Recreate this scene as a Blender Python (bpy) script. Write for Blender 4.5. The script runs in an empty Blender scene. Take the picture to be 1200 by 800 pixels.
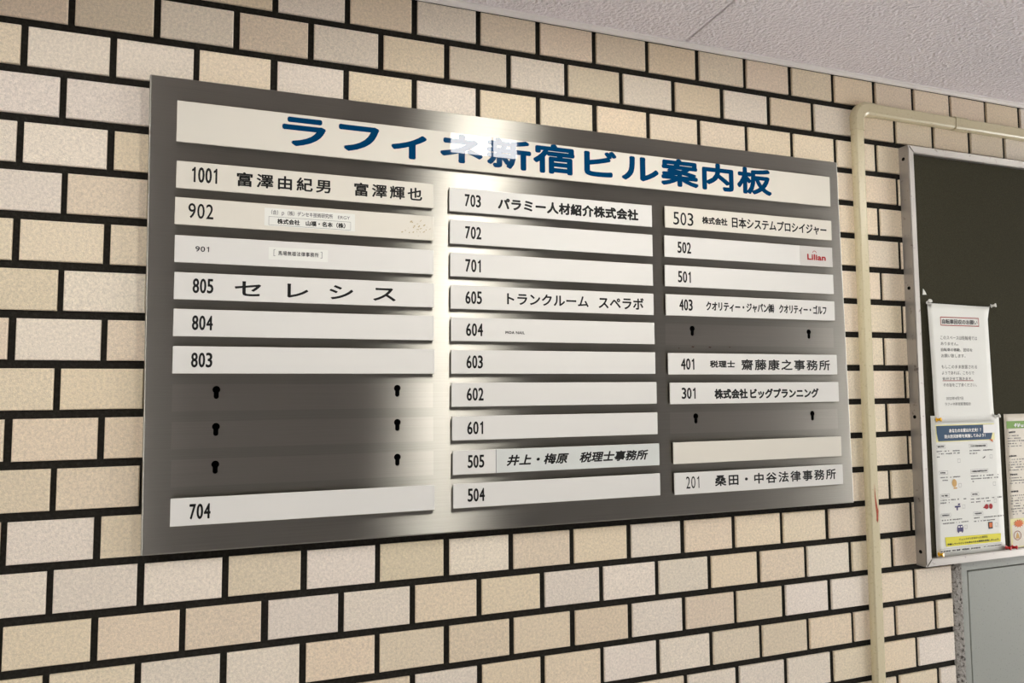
import bpy, bmesh, math, random
from mathutils import Matrix, Vector

# ------------------------------------------------------------------ scene, camera, light, exposure
sc = bpy.context.scene
COL = sc.collection
ZT = 2.09                                   # height of the first tile joint; "d" below is metres down from it

def W(x, d, y=0.0):
    return Vector((x, y, ZT - d))

vs = sc.view_settings
vs.view_transform = 'Standard'
vs.look = 'None'
vs.gamma = 1.0
vs.use_curve_mapping = False
vs.exposure = 0.93

cam_data = bpy.data.cameras.new('camera')
cam_data.sensor_width = 36.0
cam_data.lens = 24.2134
cam_data.clip_start = 0.02
cam = bpy.data.objects.new('camera', cam_data)
COL.objects.link(cam)
right = Vector((0.9455028, -0.3255618, -0.0058229))
down = Vector((0.0159962, 0.0643030, -0.9978022))
fwd = Vector((0.3252207, 0.9433317, 0.0660065))
m = Matrix(((right.x, -down.x, -fwd.x, 0), (right.y, -down.y, -fwd.y, 0), (right.z, -down.z, -fwd.z, 0), (0, 0, 0, 1)))
cam.matrix_world = Matrix.Translation(W(0.29773, 0.54072, -1.16286)) @ m
sc.camera = cam

# daylight outside the entrance
world = bpy.data.worlds.new('daylight')
sc.world = world
world.use_nodes = True
bg = world.node_tree.nodes['Background']
bg.inputs['Color'].default_value = (0.92, 0.96, 1.0, 1)
bg.inputs['Strength'].default_value = 1.2

INNER_EMIT = 47.0                           # lamp at the closed end of the lobby, set stronger to fill the left wall
PANE_EMIT = 20.0                            # the two bright panes of the lamp facing the directory
LOBBY_EMIT = 42.0
DAY_WATTS = 52.0                            # daylight through the entrance on the right

day = bpy.data.lights.new('entrance_daylight', 'AREA')
day.shape = 'RECTANGLE'
day.size, day.size_y = 1.7, 1.9
day.energy = DAY_WATTS
day.color = (1.0, 0.98, 0.95)
do = bpy.data.objects.new('entrance_daylight', day)
COL.objects.link(do)
do.location = (5.6, -1.75, 1.15)
do.rotation_euler = (0, math.radians(90), 0)   # faces -X, into the lobby

# ------------------------------------------------------------------ materials
def srgb(r, g, b):
    f = lambda c: (c / 255) / 12.92 if c <= 10 else (((c / 255) + 0.055) / 1.055) ** 2.4
    return (f(r), f(g), f(b), 1.0)

def mat(name, color, rough=0.5, metal=0.0, spec=0.5, emit=0.0, bump=None, speck=None):
    M = bpy.data.materials.new(name)
    M.use_nodes = True
    nt = M.node_tree
    b = nt.nodes['Principled BSDF']
    b.inputs['Base Color'].default_value = color
    b.inputs['Roughness'].default_value = rough
    b.inputs['Metallic'].default_value = metal
    b.inputs['Specular IOR Level'].default_value = spec
    if emit:
        b.inputs['Emission Color'].default_value = color
        b.inputs['Emission Strength'].default_value = emit
    tc = None
    if bump or speck:
        tc = nt.nodes.new('ShaderNodeTexCoord')
    if bump:
        scale, strength, dist = bump
        n = nt.nodes.new('ShaderNodeTexNoise')
        n.inputs['Scale'].default_value = scale
        n.inputs['Detail'].default_value = 4
        bp = nt.nodes.new('ShaderNodeBump')
        bp.inputs['Strength'].default_value = strength
        bp.inputs['Distance'].default_value = dist
        nt.links.new(tc.outputs['Object'], n.inputs['Vector'])
        nt.links.new(n.outputs['Fac'], bp.inputs['Height'])
        nt.links.new(bp.outputs['Normal'], b.inputs['Normal'])
    if speck:
        scale, c2, lo, hi = speck
        n = nt.nodes.new('ShaderNodeTexNoise')
        n.inputs['Scale'].default_value = scale
        n.inputs['Detail'].default_value = 5
        r = nt.nodes.new('ShaderNodeValToRGB')
        r.color_ramp.elements[0].position = lo
        r.color_ramp.elements[0].color = color
        r.color_ramp.elements[1].position = hi
        r.color_ramp.elements[1].color = c2
        nt.links.new(tc.outputs['Object'], n.inputs['Vector'])
        nt.links.new(n.outputs['Fac'], r.inputs['Fac'])
        nt.links.new(r.outputs['Color'], b.inputs['Base Color'])
    return M

def tile_material():
    M = bpy.data.materials.new('glazed_tile')
    M.use_nodes = True
    nt = M.node_tree
    L = nt.links.new
    b = nt.nodes['Principled BSDF']
    at = nt.nodes.new('ShaderNodeAttribute')
    at.attribute_name = 'tile_colour'
    tc = nt.nodes.new('ShaderNodeTexCoord')
    n1 = nt.nodes.new('ShaderNodeTexNoise')
    n1.inputs['Scale'].default_value = 700
    n1.inputs['Detail'].default_value = 3
    n2 = nt.nodes.new('ShaderNodeTexNoise')
    n2.inputs['Scale'].default_value = 240
    n2.inputs['Detail'].default_value = 3
    add = nt.nodes.new('ShaderNodeMath')
    add.operation = 'ADD'
    mr = nt.nodes.new('ShaderNodeMapRange')
    mr.inputs['From Min'].default_value = 0.6
    mr.inputs['From Max'].default_value = 1.4
    mr.inputs['To Min'].default_value = 0.74
    mr.inputs['To Max'].default_value = 1.22
    mul = nt.nodes.new('ShaderNodeVectorMath')
    mul.operation = 'SCALE'
    L(tc.outputs['Object'], n1.inputs['Vector'])
    L(tc.outputs['Object'], n2.inputs['Vector'])
    L(n1.outputs['Fac'], add.inputs[0])
    L(n2.outputs['Fac'], add.inputs[1])
    L(add.outputs[0], mr.inputs['Value'])
    L(at.outputs['Color'], mul.inputs[0])
    L(mr.outputs['Result'], mul.inputs['Scale'])
    L(mul.outputs['Vector'], b.inputs['Base Color'])
    n3 = nt.nodes.new('ShaderNodeTexNoise')
    n3.inputs['Scale'].default_value = 620
    n3.inputs['Detail'].default_value = 4
    bp = nt.nodes.new('ShaderNodeBump')
    bp.inputs['Strength'].default_value = 0.6
    bp.inputs['Distance'].default_value = 0.0010
    L(tc.outputs['Object'], n3.inputs['Vector'])
    L(n3.outputs['Fac'], bp.inputs['Height'])
    L(bp.outputs['Normal'], b.inputs['Normal'])
    b.inputs['Roughness'].default_value = 0.42
    b.inputs['Specular IOR Level'].default_value = 0.4
    return M

def steel_material():
    M = bpy.data.materials.new('brushed_stainless')
    M.use_nodes = True
    nt = M.node_tree
    L = nt.links.new
    nt.nodes.remove(nt.nodes['Principled BSDF'])
    b = nt.nodes.new('ShaderNodeBsdfAnisotropic')
    b.distribution = 'BECKMANN'
    L(b.outputs['BSDF'], nt.nodes['Material Output'].inputs['Surface'])
    tc = nt.nodes.new('ShaderNodeTexCoord')
    mp = nt.nodes.new('ShaderNodeMapping')
    mp.inputs['Scale'].default_value = (6, 6, 1500)
    n = nt.nodes.new('ShaderNodeTexNoise')
    n.inputs['Scale'].default_value = 1.0
    n.inputs['Detail'].default_value = 3
    r = nt.nodes.new('ShaderNodeValToRGB')
    r.color_ramp.elements[0].position = 0.25
    r.color_ramp.elements[0].color = (0.375, 0.36, 0.32, 1)
    r.color_ramp.elements[1].position = 0.75
    r.color_ramp.elements[1].color = (0.44, 0.424, 0.38, 1)
    L(tc.outputs['Object'], mp.inputs['Vector'])
    L(mp.outputs['Vector'], n.inputs['Vector'])
    L(n.outputs['Fac'], r.inputs['Fac'])
    L(r.outputs['Color'], b.inputs['Color'])
    # handled, slightly uneven polish
    n2 = nt.nodes.new('ShaderNodeTexNoise')
    n2.inputs['Scale'].default_value = 9
    n2.inputs['Detail'].default_value = 4
    mr = nt.nodes.new('ShaderNodeMapRange')
    mr.inputs['To Min'].default_value = 0.40
    mr.inputs['To Max'].default_value = 0.48
    L(tc.outputs['Object'], n2.inputs['Vector'])
    L(n2.outputs['Fac'], mr.inputs['Value'])
    L(mr.outputs['Result'], b.inputs['Roughness'])
    b.inputs['Anisotropy'].default_value = 0.70
    b.inputs['Rotation'].default_value = 0.0
    tg = nt.nodes.new('ShaderNodeTangent')
    tg.direction_type = 'UV_MAP'
    tg.uv_map = 'grain'
    L(tg.outputs['Tangent'], b.inputs['Tangent'])
    return M

def plate_material(name, color):
    M = mat(name, color, rough=0.012, spec=0.24)
    M.node_tree.nodes['Principled BSDF'].inputs['Coat Weight'].default_value = 0.0
    return M

def conduit_material():
    M = mat('cream_conduit', srgb(196, 186, 152), rough=0.26, spec=0.5)
    nt = M.node_tree
    L = nt.links.new
    b = nt.nodes['Principled BSDF']
    g = nt.nodes.new('ShaderNodeTexCoord')
    n = nt.nodes.new('ShaderNodeTexNoise')
    n.inputs['Scale'].default_value = 160
    n.inputs['Detail'].default_value = 3
    r = nt.nodes.new('ShaderNodeValToRGB')
    r.color_ramp.elements[0].position = 0.25
    r.color_ramp.elements[0].color = srgb(192, 180, 146)
    r.color_ramp.elements[1].position = 0.42
    r.color_ramp.elements[1].color = srgb(213, 202, 168)
    L(g.outputs['Object'], n.inputs['Vector'])
    L(n.outputs['Fac'], r.inputs['Fac'])
    L(r.outputs['Color'], b.inputs['Base Color'])
    return M

MT = {
    'tile': tile_material(),
    'grout': mat('dark_grout', srgb(36, 34, 30), 0.95, spec=0.1, bump=(300, 0.5, 0.002), speck=(180, srgb(50, 48, 43), 0.45, 0.75)),
    'steel': steel_material(),
    'plate': plate_material('white_acrylic', srgb(228, 226, 221)),
    'plate_warm': plate_material('aged_white_acrylic', srgb(228, 223, 211)),
    'plate_cool': plate_material('grey_white_acrylic', srgb(216, 219, 215)),
    'backing': mat('dark_brown_backing', srgb(34, 26, 22), 0.8, spec=0.1),  # dark colour stands in for the shade around the plates' white edges
    'rust_spot': mat('dull_rust', srgb(92, 52, 40), 0.9, spec=0.1),
    'stain': mat('old_glue', srgb(190, 176, 142), 0.7, spec=0.2),
    'sticker': mat('grey_sticker', srgb(206, 202, 196), 0.4, spec=0.3),
    'ring': mat('brown_red_print', srgb(140, 66, 44), 0.5, spec=0.2),
    'black': mat('black_lettering', srgb(16, 15, 15), 0.5, spec=0.3),
    'grey_ink': mat('grey_lettering', srgb(96, 92, 96), 0.6, spec=0.2),
    'blue': mat('blue_lettering', srgb(6, 60, 100), 0.012, spec=0.24),
    'red': mat('red_lettering', srgb(166, 30, 34), 0.6, spec=0.15),
    'hole': mat('dark_hole', srgb(8, 8, 8), 0.9, spec=0.1),
    'ceiling': mat('textured_ceiling_board', srgb(246, 241, 245), 0.85, spec=0.2, bump=(150, 1.0, 0.009)),
    'white_trim': mat('white_trim', srgb(238, 235, 232), 0.35),
    'conduit': conduit_material(),
    'rust': mat('orange_scrape', srgb(188, 82, 44), 0.7, speck=(300, srgb(150, 58, 34), 0.4, 0.6)),
    'alu': mat('aluminium_frame', srgb(168, 163, 157), 0.42, metal=0.55, spec=0.5, bump=(500, 0.15, 0.0006), speck=(70, srgb(110, 102, 98), 0.62, 0.74)),
    'felt': mat('dark_green_felt', srgb(66, 63, 49), 0.95, spec=0.1, bump=(700, 0.6, 0.001), speck=(600, srgb(54, 52, 40), 0.35, 0.65)),
    'paper': mat('white_paper', srgb(234, 234, 227), 0.55, spec=0.25),
    'paper_warm': mat('cream_paper', srgb(228, 220, 204), 0.5, spec=0.25),
    'ink': mat('faint_print', srgb(120, 118, 118), 0.7, spec=0.15),
    'ink_dark': mat('dark_print', srgb(60, 58, 62), 0.7, spec=0.15),
    'navy': mat('navy_print', srgb(16, 62, 96), 0.5, spec=0.15),
    'pale_yellow': mat('pale_yellow_print', srgb(238, 232, 170), 0.5, spec=0.15),
    'yellow': mat('yellow_print', srgb(232, 222, 60), 0.5, spec=0.15),
    'green': mat('green_print', srgb(116, 158, 62), 0.5, spec=0.15),
    'white': mat('white_print', srgb(244, 243, 240), 0.5, spec=0.15),
    'tan': mat('tan_print', srgb(206, 164, 96), 0.5, spec=0.15),
    'orange': mat('orange_print', srgb(218, 110, 44), 0.5, spec=0.15),
    'purple': mat('purple_print', srgb(70, 62, 110), 0.5, spec=0.15),
    'pin_yellow': mat('yellow_pin', srgb(226, 170, 20), 0.25),
    'pin_red': mat('red_pin', srgb(190, 24, 28), 0.25),
    'pin_clear': mat('clear_pin', srgb(226, 224, 218), 0.12),
    'needle': mat('steel_needle', srgb(170, 170, 170), 0.3, metal=1.0),
    'hatch': mat('grey_painted_steel', srgb(150, 153, 145), 0.5, spec=0.4, speck=(240, srgb(128, 131, 125), 0.60, 0.72)),
    'mortar': mat('rough_mortar', srgb(172, 168, 162), 0.95, spec=0.1, bump=(180, 1.0, 0.005), speck=(150, srgb(92, 88, 84), 0.54, 0.64)),
    'lobby_wall': mat('dark_lobby_stone', srgb(58, 55, 51), 0.7, spec=0.2, speck=(40, srgb(48, 46, 43), 0.4, 0.6)),
    'side_wall': mat('painted_side_wall', srgb(170, 164, 152), 0.85),
    'floor': mat('grey_stone_floor', srgb(206, 203, 206), 0.6, speck=(60, srgb(192, 189, 190), 0.4, 0.6)),
    'housing': mat('white_lamp_housing', srgb(225, 225, 222), 0.4),
}
def emitter(name, color, strength):
    M = bpy.data.materials.new(name)
    M.use_nodes = True
    nt = M.node_tree
    nt.nodes.remove(nt.nodes['Principled BSDF'])
    e = nt.nodes.new('ShaderNodeEmission')
    e.inputs['Color'].default_value = color
    e.inputs['Strength'].default_value = strength
    nt.links.new(e.outputs[0], nt.nodes['Material Output'].inputs['Surface'])
    return M
MT['pane'] = emitter('lit_lamp_pane', (1.0, 0.97, 0.91, 1), PANE_EMIT)
MT['lobby_lamp'] = emitter('lit_lobby_diffuser', (1.0, 0.98, 0.95, 1), LOBBY_EMIT)
MT['inner_lamp'] = emitter('lit_inner_diffuser', (1.0, 0.98, 0.96, 1), INNER_EMIT)

# ------------------------------------------------------------------ mesh helpers
def tag(o, label=None, cat=None, group=None, kind=None):
    if label: o['label'] = label
    if cat: o['category'] = cat
    if group: o['group'] = group
    if kind: o['kind'] = kind
    return o

def empty(name, loc):
    o = bpy.data.objects.new(name, None)
    o.empty_display_size = 0.05
    COL.objects.link(o)
    o.location = loc
    return o

def link_mesh(name, me, material, parent=None, smooth=False):
    if material is not None:
        for k in (material if isinstance(material, (list, tuple)) else [material]):
            me.materials.append(MT[k])
    if smooth:
        for p in me.polygons: p.use_smooth = True
    o = bpy.data.objects.new(name, me)
    COL.objects.link(o)
    if parent is not None:
        o.parent = parent
        base = Vector(parent.location)
        pp = parent.parent
        while pp is not None:
            base += Vector(pp.location)
            pp = pp.parent
        for v in me.vertices: v.co -= base
    return o

class MB:
    """collects boxes, prisms and polygons given in world coordinates, then links them as one mesh"""
    def __init__(s): s.bm = bmesh.new()
    def box(s, a, b, bevel=0.0, seg=2):
        a, b = Vector(a), Vector(b)
        t = bmesh.new()
        r = bmesh.ops.create_cube(t, size=1.0)
        c, e = (a + b) / 2, b - a
        for v in t.verts: v.co = Vector((c.x + v.co.x * abs(e.x), c.y + v.co.y * abs(e.y), c.z + v.co.z * abs(e.z)))
        if bevel: bmesh.ops.bevel(t, geom=list(t.edges), offset=bevel, segments=seg, affect='EDGES', profile=0.5)
        me = bpy.data.meshes.new('t'); t.to_mesh(me); t.free()
        s.bm.from_mesh(me); bpy.data.meshes.remove(me)
        return s
    def slab(s, x0, x1, d0, d1, yb, yf, bevel=0.0, seg=2):       # a box on the wall: x range, d range, back y, front y
        return s.box((x0, yf, ZT - d1), (x1, yb, ZT - d0), bevel, seg)
    def poly(s, pts):
        s.bm.faces.new([s.bm.verts.new(p) for p in pts]); return s
    def rect(s, x0, x1, d0, d1, y):
        return s.poly([W(x0, d1, y), W(x1, d1, y), W(x1, d0, y), W(x0, d0, y)])
    def prism(s, pts, yb, yf):                                   # outline of (x, d) extruded in y
        n = len(pts)
        A = [s.bm.verts.new(W(x, d, yf)) for x, d in pts]
        B = [s.bm.verts.new(W(x, d, yb)) for x, d in pts]
        s.bm.faces.new(A); s.bm.faces.new(B[::-1])
        for i in range(n): s.bm.faces.new([A[i], B[i], B[(i + 1) % n], A[(i + 1) % n]])
        return s
    def sweep(s, path, prof, closed=False):                      # path: list of (pos, side, out); prof: list of (a, b)
        rings = []
        for p, u, v in path:
            rings.append([s.bm.verts.new(Vector(p) + Vector(u) * a + Vector(v) * b) for a, b in prof])
        n = len(prof)
        for i in range(len(rings) - 1):
            for j in range(n): s.bm.faces.new([rings[i][j], rings[i][(j + 1) % n], rings[i + 1][(j + 1) % n], rings[i + 1][j]])
        s.bm.faces.new(rings[0][::-1]); s.bm.faces.new(rings[-1])
        return s
    def lathe(s, base, axis, prof, n=16):                        # prof: list of (distance along axis, radius)
        axis = Vector(axis).normalized()
        u = axis.orthogonal().normalized(); v = axis.cross(u)
        rings = []
        for h, r in prof:
            rings.append([s.bm.verts.new(Vector(base) + axis * h + (u * math.cos(6.28318 * k / n) + v * math.sin(6.28318 * k / n)) * r) for k in range(n)])
        for i in range(len(rings) - 1):
            for j in range(n): s.bm.faces.new([rings[i][j], rings[i][(j + 1) % n], rings[i + 1][(j + 1) % n], rings[i + 1][j]])
        s.bm.faces.new(rings[0][::-1]); s.bm.faces.new(rings[-1])
        return s
    def build(s, name, material, parent=None, smooth=False):
        bmesh.ops.recalc_face_normals(s.bm, faces=s.bm.faces[:])
        me = bpy.data.meshes.new(name); s.bm.to_mesh(me); s.bm.free()
        return link_mesh(name, me, material, parent, smooth)

def flat(name, x0, x1, d0, d1, y, material, parent):             # printed patch, facing the room
    b = MB(); b.rect(x0, x1, d0, d1, y)
    return b.build(name, material, parent)

# lettering: text turned into a mesh and fitted to its inked size on the plate
def glyph_mesh(s, spacing=1.0, shear=0.0):
    cu = bpy.data.curves.new('t', 'FONT')
    cu.body = s; cu.size = 1.0; cu.space_character = spacing; cu.shear = shear
    cu.resolution_u = 3
    o = bpy.data.objects.new('t', cu)
    COL.objects.link(o)
    bpy.context.view_layer.update()
    me = bpy.data.meshes.new_from_object(o.evaluated_get(bpy.context.evaluated_depsgraph_get()))
    bpy.data.objects.remove(o); bpy.data.curves.remove(cu)
    return me

def number_mesh(s):
    """digits set on an even pitch, with a flagged 1 as on the plates"""
    out = bmesh.new()
    for i, ch in enumerate(s):
        ox = .60 * i
        if ch == '1':
            pts = [(.30, 0), (.39, 0), (.39, .735), (.325, .735), (.27, .665), (.15, .615), (.15, .535), (.30, .60)]
            out.faces.new([out.verts.new((ox + a, b, 0)) for a, b in pts])
        else:
            g = glyph_mesh(ch)
            gx = [v.co.x for v in g.vertices]; gy = [v.co.y for v in g.vertices]
            x0, x1, y0, y1 = min(gx), max(gx), min(gy), max(gy)
            for v in g.vertices:
                v.co.x = ox + .055 + (v.co.x - x0) / (x1 - x0) * (.48 if ch != '4' else .50)
                v.co.y = (v.co.y - y0) / (y1 - y0) * (.75 if ch in '03689' else .74) - (.008 if ch in '03689' else 0)
            out.from_mesh(g); bpy.data.meshes.remove(g)
    me = bpy.data.meshes.new('t'); out.to_mesh(me); out.free()
    return me

def lettering(name, s, x0, x1, d0, d1, y, material, parent, weight=0.0, spacing=1.0, shear=0.0):
    """text fitted so that its ink spans x0..x1 and its first character spans d0..d1; weight (metres) thickens the strokes"""
    digits = s.isdigit()
    me = number_mesh(s) if digits else glyph_mesh(s, spacing, shear)
    f = number_mesh(s[0]) if digits else glyph_mesh(s[0], spacing, shear)
    xs = [v.co.x for v in me.vertices]
    ys = [v.co.y for v in f.vertices]
    bpy.data.meshes.remove(f)
    w = weight
    x0 += w; x1 -= w; d0 += w; d1 -= w
    ax, bx, ay, by = min(xs), max(xs), min(ys), max(ys)
    for v in me.vertices:
        v.co = W(x0 + (v.co.x - ax) / (bx - ax) * (x1 - x0), d1 - (v.co.y - ay) / (by - ay) * (d1 - d0), y)
    me.materials.clear()
    if w > 0:
        b = bmesh.new(); b.from_mesh(me)
        src = me.copy()
        for k in range(8):
            a = math.pi / 4 * k
            n0 = len(b.verts)
            b.from_mesh(src)
            b.verts.ensure_lookup_table()
            for i in range(n0, len(b.verts)): b.verts[i].co += Vector((w * math.cos(a), -1e-6 * (k + 1), w * math.sin(a)))
        b.to_mesh(me); b.free(); bpy.data.meshes.remove(src)
    return link_mesh(name, me, material, parent)

# ------------------------------------------------------------------ the setting
random.seed(11)
A, S = 0.0577951, 0.072          # half a tile pitch, one row pitch
JV, JH = 0.0096, 0.0124          # joints
XL, XR = -2.2, 5.3               # side walls
FRONT = -3.6
SOFFIT = -0.145; SOFFIT_Y = -0.43; HIGH = -0.78
def build_tiled_wall():
    b = bmesh.new()
    col = b.loops.layers.float_color.new('tile_colour')
    # grout bed
    vs_ = [b.verts.new(p) for p in (W(XL, ZT, 0.0), W(XR, ZT, 0.0), W(XR, HIGH, 0.0), W(XL, HIGH, 0.0))]
    f = b.faces.new(vs_); f.material_index = 1
    f2 = b.faces.new([b.verts.new(p) for p in (W(XL, ZT, 0.1), W(XL, HIGH, 0.1), W(XR, HIGH, 0.1), W(XR, ZT, 0.1))]); f2.material_index = 1
    grey, tan = [], []
    for r in range(-1, 30):
        par = r % 2
        u = int(XL / A) - 2
        if (u - par) % 2: u += 1
        while u * A < XR:
            x0, x1 = u * A + JV / 2, (u + 2) * A - JV / 2
            d0, d1 = (r - 1) * S + JH / 2, r * S - JH / 2
            j = lambda k: random.uniform(-k, k)
            x0 += j(.0007); x1 += j(.0007); d0 += j(.0005); d1 += j(.0005)
            if r == 2 and u == 0: x0 -= 0.0065
            if r == 2 and u == -2: x1 -= 0.0065
            dep = -0.0045 + j(.0003)
            q = random.random()
            base = TILE_GREY if tile_kind(r, u, q) else TILE_TAN
            k = random.uniform(0.95, 1.06)
            pk = random.uniform(.985, 1.03) if base is TILE_TAN else 1.0      # some of the tan ones fired pinker
            c = (base[0] * k * pk, base[1] * k, base[2] * k * random.uniform(.97, 1.05), 1)
            if d1 > .9375 and d0 < 1.765:                                     # the access hatch is set into the wall here
                if 1.727 < x0 and x1 < 2.425: u += 2; continue
                if x0 < 1.727 < x1: x1 = 1.7270
                if x0 < 2.425 < x1: x0 = 2.4250
            if x1 > XR: x1 = XR - .002
            if x0 < XL: x0 = XL + .002
            if x1 - x0 > .02:
                e = 0.0012
                o = [W(x0, d1, 0), W(x1, d1, 0), W(x1, d0, 0), W(x0, d0, 0)]
                mdl = [W(x0, d1, dep + e), W(x1, d1, dep + e), W(x1, d0, dep + e), W(x0, d0, dep + e)]
                i = [W(x0 + e, d1 - e, dep), W(x1 - e, d1 - e, dep), W(x1 - e, d0 + e, dep), W(x0 + e, d0 + e, dep)]
                R = [[b.verts.new(p) for p in ring] for ring in (o, mdl, i)]
                fs = [b.faces.new(R[2])]
                for s in range(2):
                    for t in range(4):
                        fs.append(b.faces.new([R[s][t], R[s][(t + 1) % 4], R[s + 1][(t + 1) % 4], R[s + 1][t]]))
                for ff in fs:
                    for lp in ff.loops: lp[col] = c
            u += 2
    me = bpy.data.meshes.new('wall_back')
    b.to_mesh(me); b.free()
    return link_mesh('wall_back', me, ['tile', 'grout'])

TILE_GREY = srgb(236, 224, 207)[:3]
TILE_TAN = srgb(230, 214, 187)[:3]
GREY_TILES = {-1: (5, 9), 0: (2, 6, 12, 16, 20, 24), 1: (-1, 1, 5, 9), 2: (-2, 0), 3: (-3, -1), 4: (-2,), 6: (0,), 7: (-1,), 11: (-1,), 12: (-2, 0, 2, 6, 10, 16),
              13: (5, 7, 13, 15, 17, 23), 14: (2, 4, 16, 22, 24), 15: (9, 15, 17)}
def tile_kind(r, u, q):                      # which tiles of this wall are the greyer ones
    if -4 < u < 34 and -2 < r < 16: return u in GREY_TILES.get(r, ())
    return q < 0.4
tag(build_tiled_wall(), kind='structure')

# textured ceiling board over the sign wall, in long panels with an open joint
cb = MB()
jx = 1.064
edges = [XL, jx - 1.82, jx, jx + 1.82, XR]
for i in range(4):
    g0 = 0.0012 if i else 0
    g1 = 0.0012 if i < 3 else 0
    cb.box((edges[i] + g0, SOFFIT_Y, ZT - SOFFIT), (edges[i + 1] - g1, -0.001, ZT - SOFFIT + 0.012), 0.0015, 1)
cb.box((XL, SOFFIT_Y, ZT - SOFFIT + 0.012), (XR, -0.001, ZT - SOFFIT + 0.03))
cb.box((XL, SOFFIT_Y - 0.02, ZT - SOFFIT), (XR, SOFFIT_Y, ZT - HIGH))
tag(cb.build('ceiling', 'ceiling'), kind='structure')
tag(MB().box((XL, FRONT, ZT - HIGH), (XR, 0.1, ZT - HIGH + 0.05)).build('ceiling_high', 'lobby_wall'), kind='structure')
t = MB()
prof = [(0, 0), (0.013, 0), (0.013, -0.0025), (0.009, -0.004), (0.006, -0.0065), (0, -0.0065)]
t.bm.faces.ensure_lookup_table()
A_ = [[t.bm.verts.new((x, -0.0046 - a, ZT - SOFFIT + bb)) for a, bb in prof] for x in (XL, XR)]
for k in range(len(prof)):
    t.bm.faces.new([A_[0][k], A_[0][(k + 1) % 6], A_[1][(k + 1) % 6], A_[1][k]])
t.bm.faces.new(A_[0][::-1]); t.bm.faces.new(A_[1])
tag(t.build('trim_1', 'white_trim'), kind='structure')
tag(MB().box((XL, FRONT, -0.05), (XR + 2.5, 0.1, 0.0)).build('floor', 'floor'), kind='structure')
tag(MB().box((XL, FRONT - 0.1, 0), (XR, FRONT, ZT - HIGH)).build('wall_front', 'lobby_wall'), kind='structure')
tag(MB().box((XL - 0.1, FRONT, 0), (XL, 0.1, ZT - HIGH)).build('wall_left', 'side_wall'), kind='structure')
wr = MB()
DY0, DY1, DZ = -2.7, -0.8, 2.15
wr.box((XR, DY1, 0), (XR + 0.1, 0.1, ZT - HIGH)).box((XR, FRONT, 0), (XR + 0.1, DY0, ZT - HIGH)).box((XR, DY0, DZ), (XR + 0.1, DY1, ZT - HIGH))
tag(wr.build('wall_right', 'side_wall'), kind='structure')

# ------------------------------------------------------------------ lamps of the lobby
# lamp box with two lit panes, facing the directory
lx0, lxm, lx1 = 0.785, 0.915, 0.995
ly = -0.86
ld0, ld1 = -0.66, -0.160
lamp = empty('lamp_box', W((lx0 + lx1) / 2, HIGH, ly - 0.04))
tag(lamp, 'white lamp box with two lit panes hung from the lobby ceiling', 'lamp')
h = MB()
h.slab(lx0 - .012, lx1 + .012, ld0 - .012, ld1 + .012, ly - 0.09, ly - 0.008, 0.004)
h.build('lamp_housing', 'housing', lamp)
hh = MB()
hh.slab(lx0 - .012, lx1 + .012, ld0 - .012, ld0, ly - 0.008, ly + .002).slab(lx0 - .012, lx1 + .012, ld1, ld1 + .012, ly - 0.008, ly + .002)
hh.slab(lx0 - .012, lx0, ld0, ld1, ly - 0.008, ly + .002).slab(lx1, lx1 + .012, ld0, ld1, ly - 0.008, ly + .002).slab(lxm - .003, lxm + .003, ld0, ld1, ly - 0.008, ly + .002)
hh.build('lamp_frame', 'housing', lamp)
for a, b in ((lx0, lxm - .003), (lxm + .003, lx1)):
    MB().slab(a, b, ld0, ld1, ly - 0.006, ly - .001).build('lamp_pane', 'pane', lamp)
MB().slab((lx0 + lx1) / 2 - .01, (lx0 + lx1) / 2 + .01, HIGH, ld0 - .012, ly - 0.06, ly - 0.04).build('hanger', 'housing', lamp)
for x, y, lab in ((-1.15, -2.2, 'long white ceiling lamp at the closed end of the lobby'), (4.55, -2.2, 'long white ceiling lamp nearest the entrance')):
    L_ = empty('ceiling_lamp', W(x, HIGH, y)); tag(L_, lab, 'lamp', 'lobby ceiling lamps')
    MB().box((x - .62, y - .11, ZT - HIGH - .05), (x + .62, y + .11, ZT - HIGH - .001), 0.006).build('lamp_housing', 'housing', L_)
    MB().box((x - .60, y - .09, ZT - HIGH - .062), (x + .60, y + .09, ZT - HIGH - .0505), 0.003).build('diffuser', 'inner_lamp' if x < 0 else 'lobby_lamp', L_)

# ------------------------------------------------------------------ directory panel
T = 0.022                         # how far the panel stands off the wall
PT = 0.0065                       # thickness of a name plate
PY = -T; FY = -(T + PT)           # panel face, plate face
C4 = [(0.1108, 0.0626), (1.4308, 0.0642), (1.4420, 0.7848), (0.1172, 0.7832)]
keys = [(0.2143, .5420), (.4900, .5415), (.2148, .5980), (.4904, .5976), (.2151, .6547), (.4907, .6544),
        (1.0597, .4302), (1.3394, .4308), (1.0632, .5985), (1.3414, .5986)]
def keyhole(cx, cd, k=1.0):
    pts = []
    R1, R2, dd = 0.0056 * k, 0.0036 * k, 0.0105
    a0 = math.asin(R2 / R1)
    for i in range(17):
        a = math.pi / 2 + a0 + (2 * math.pi - 2 * a0) * i / 16      # round top, opening downwards
        pts.append((cx + R1 * math.cos(a), cd + R1 * math.sin(a)))
    for i in range(9):
        a = math.pi * i / 8
        pts.append((cx + R2 * math.cos(a), cd + dd + R2 * math.sin(a)))
    return pts
panel = empty('directory_panel', W(0.776, 0.782, PY / 2))
tag(panel, 'wide brushed stainless steel directory panel carrying rows of white name plates on the tiled wall', 'sign panel')
pb = bmesh.new()
fr = [pb.verts.new(W(x, d, PY)) for x, d in C4]
bk = [pb.verts.new(W(x, d, -0.0051)) for x, d in C4]
pb.faces.new(fr); pb.faces.new(bk[::-1])
for i in range(4): pb.faces.new([fr[i], bk[i], bk[(i + 1) % 4], fr[(i + 1) % 4]])
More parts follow.
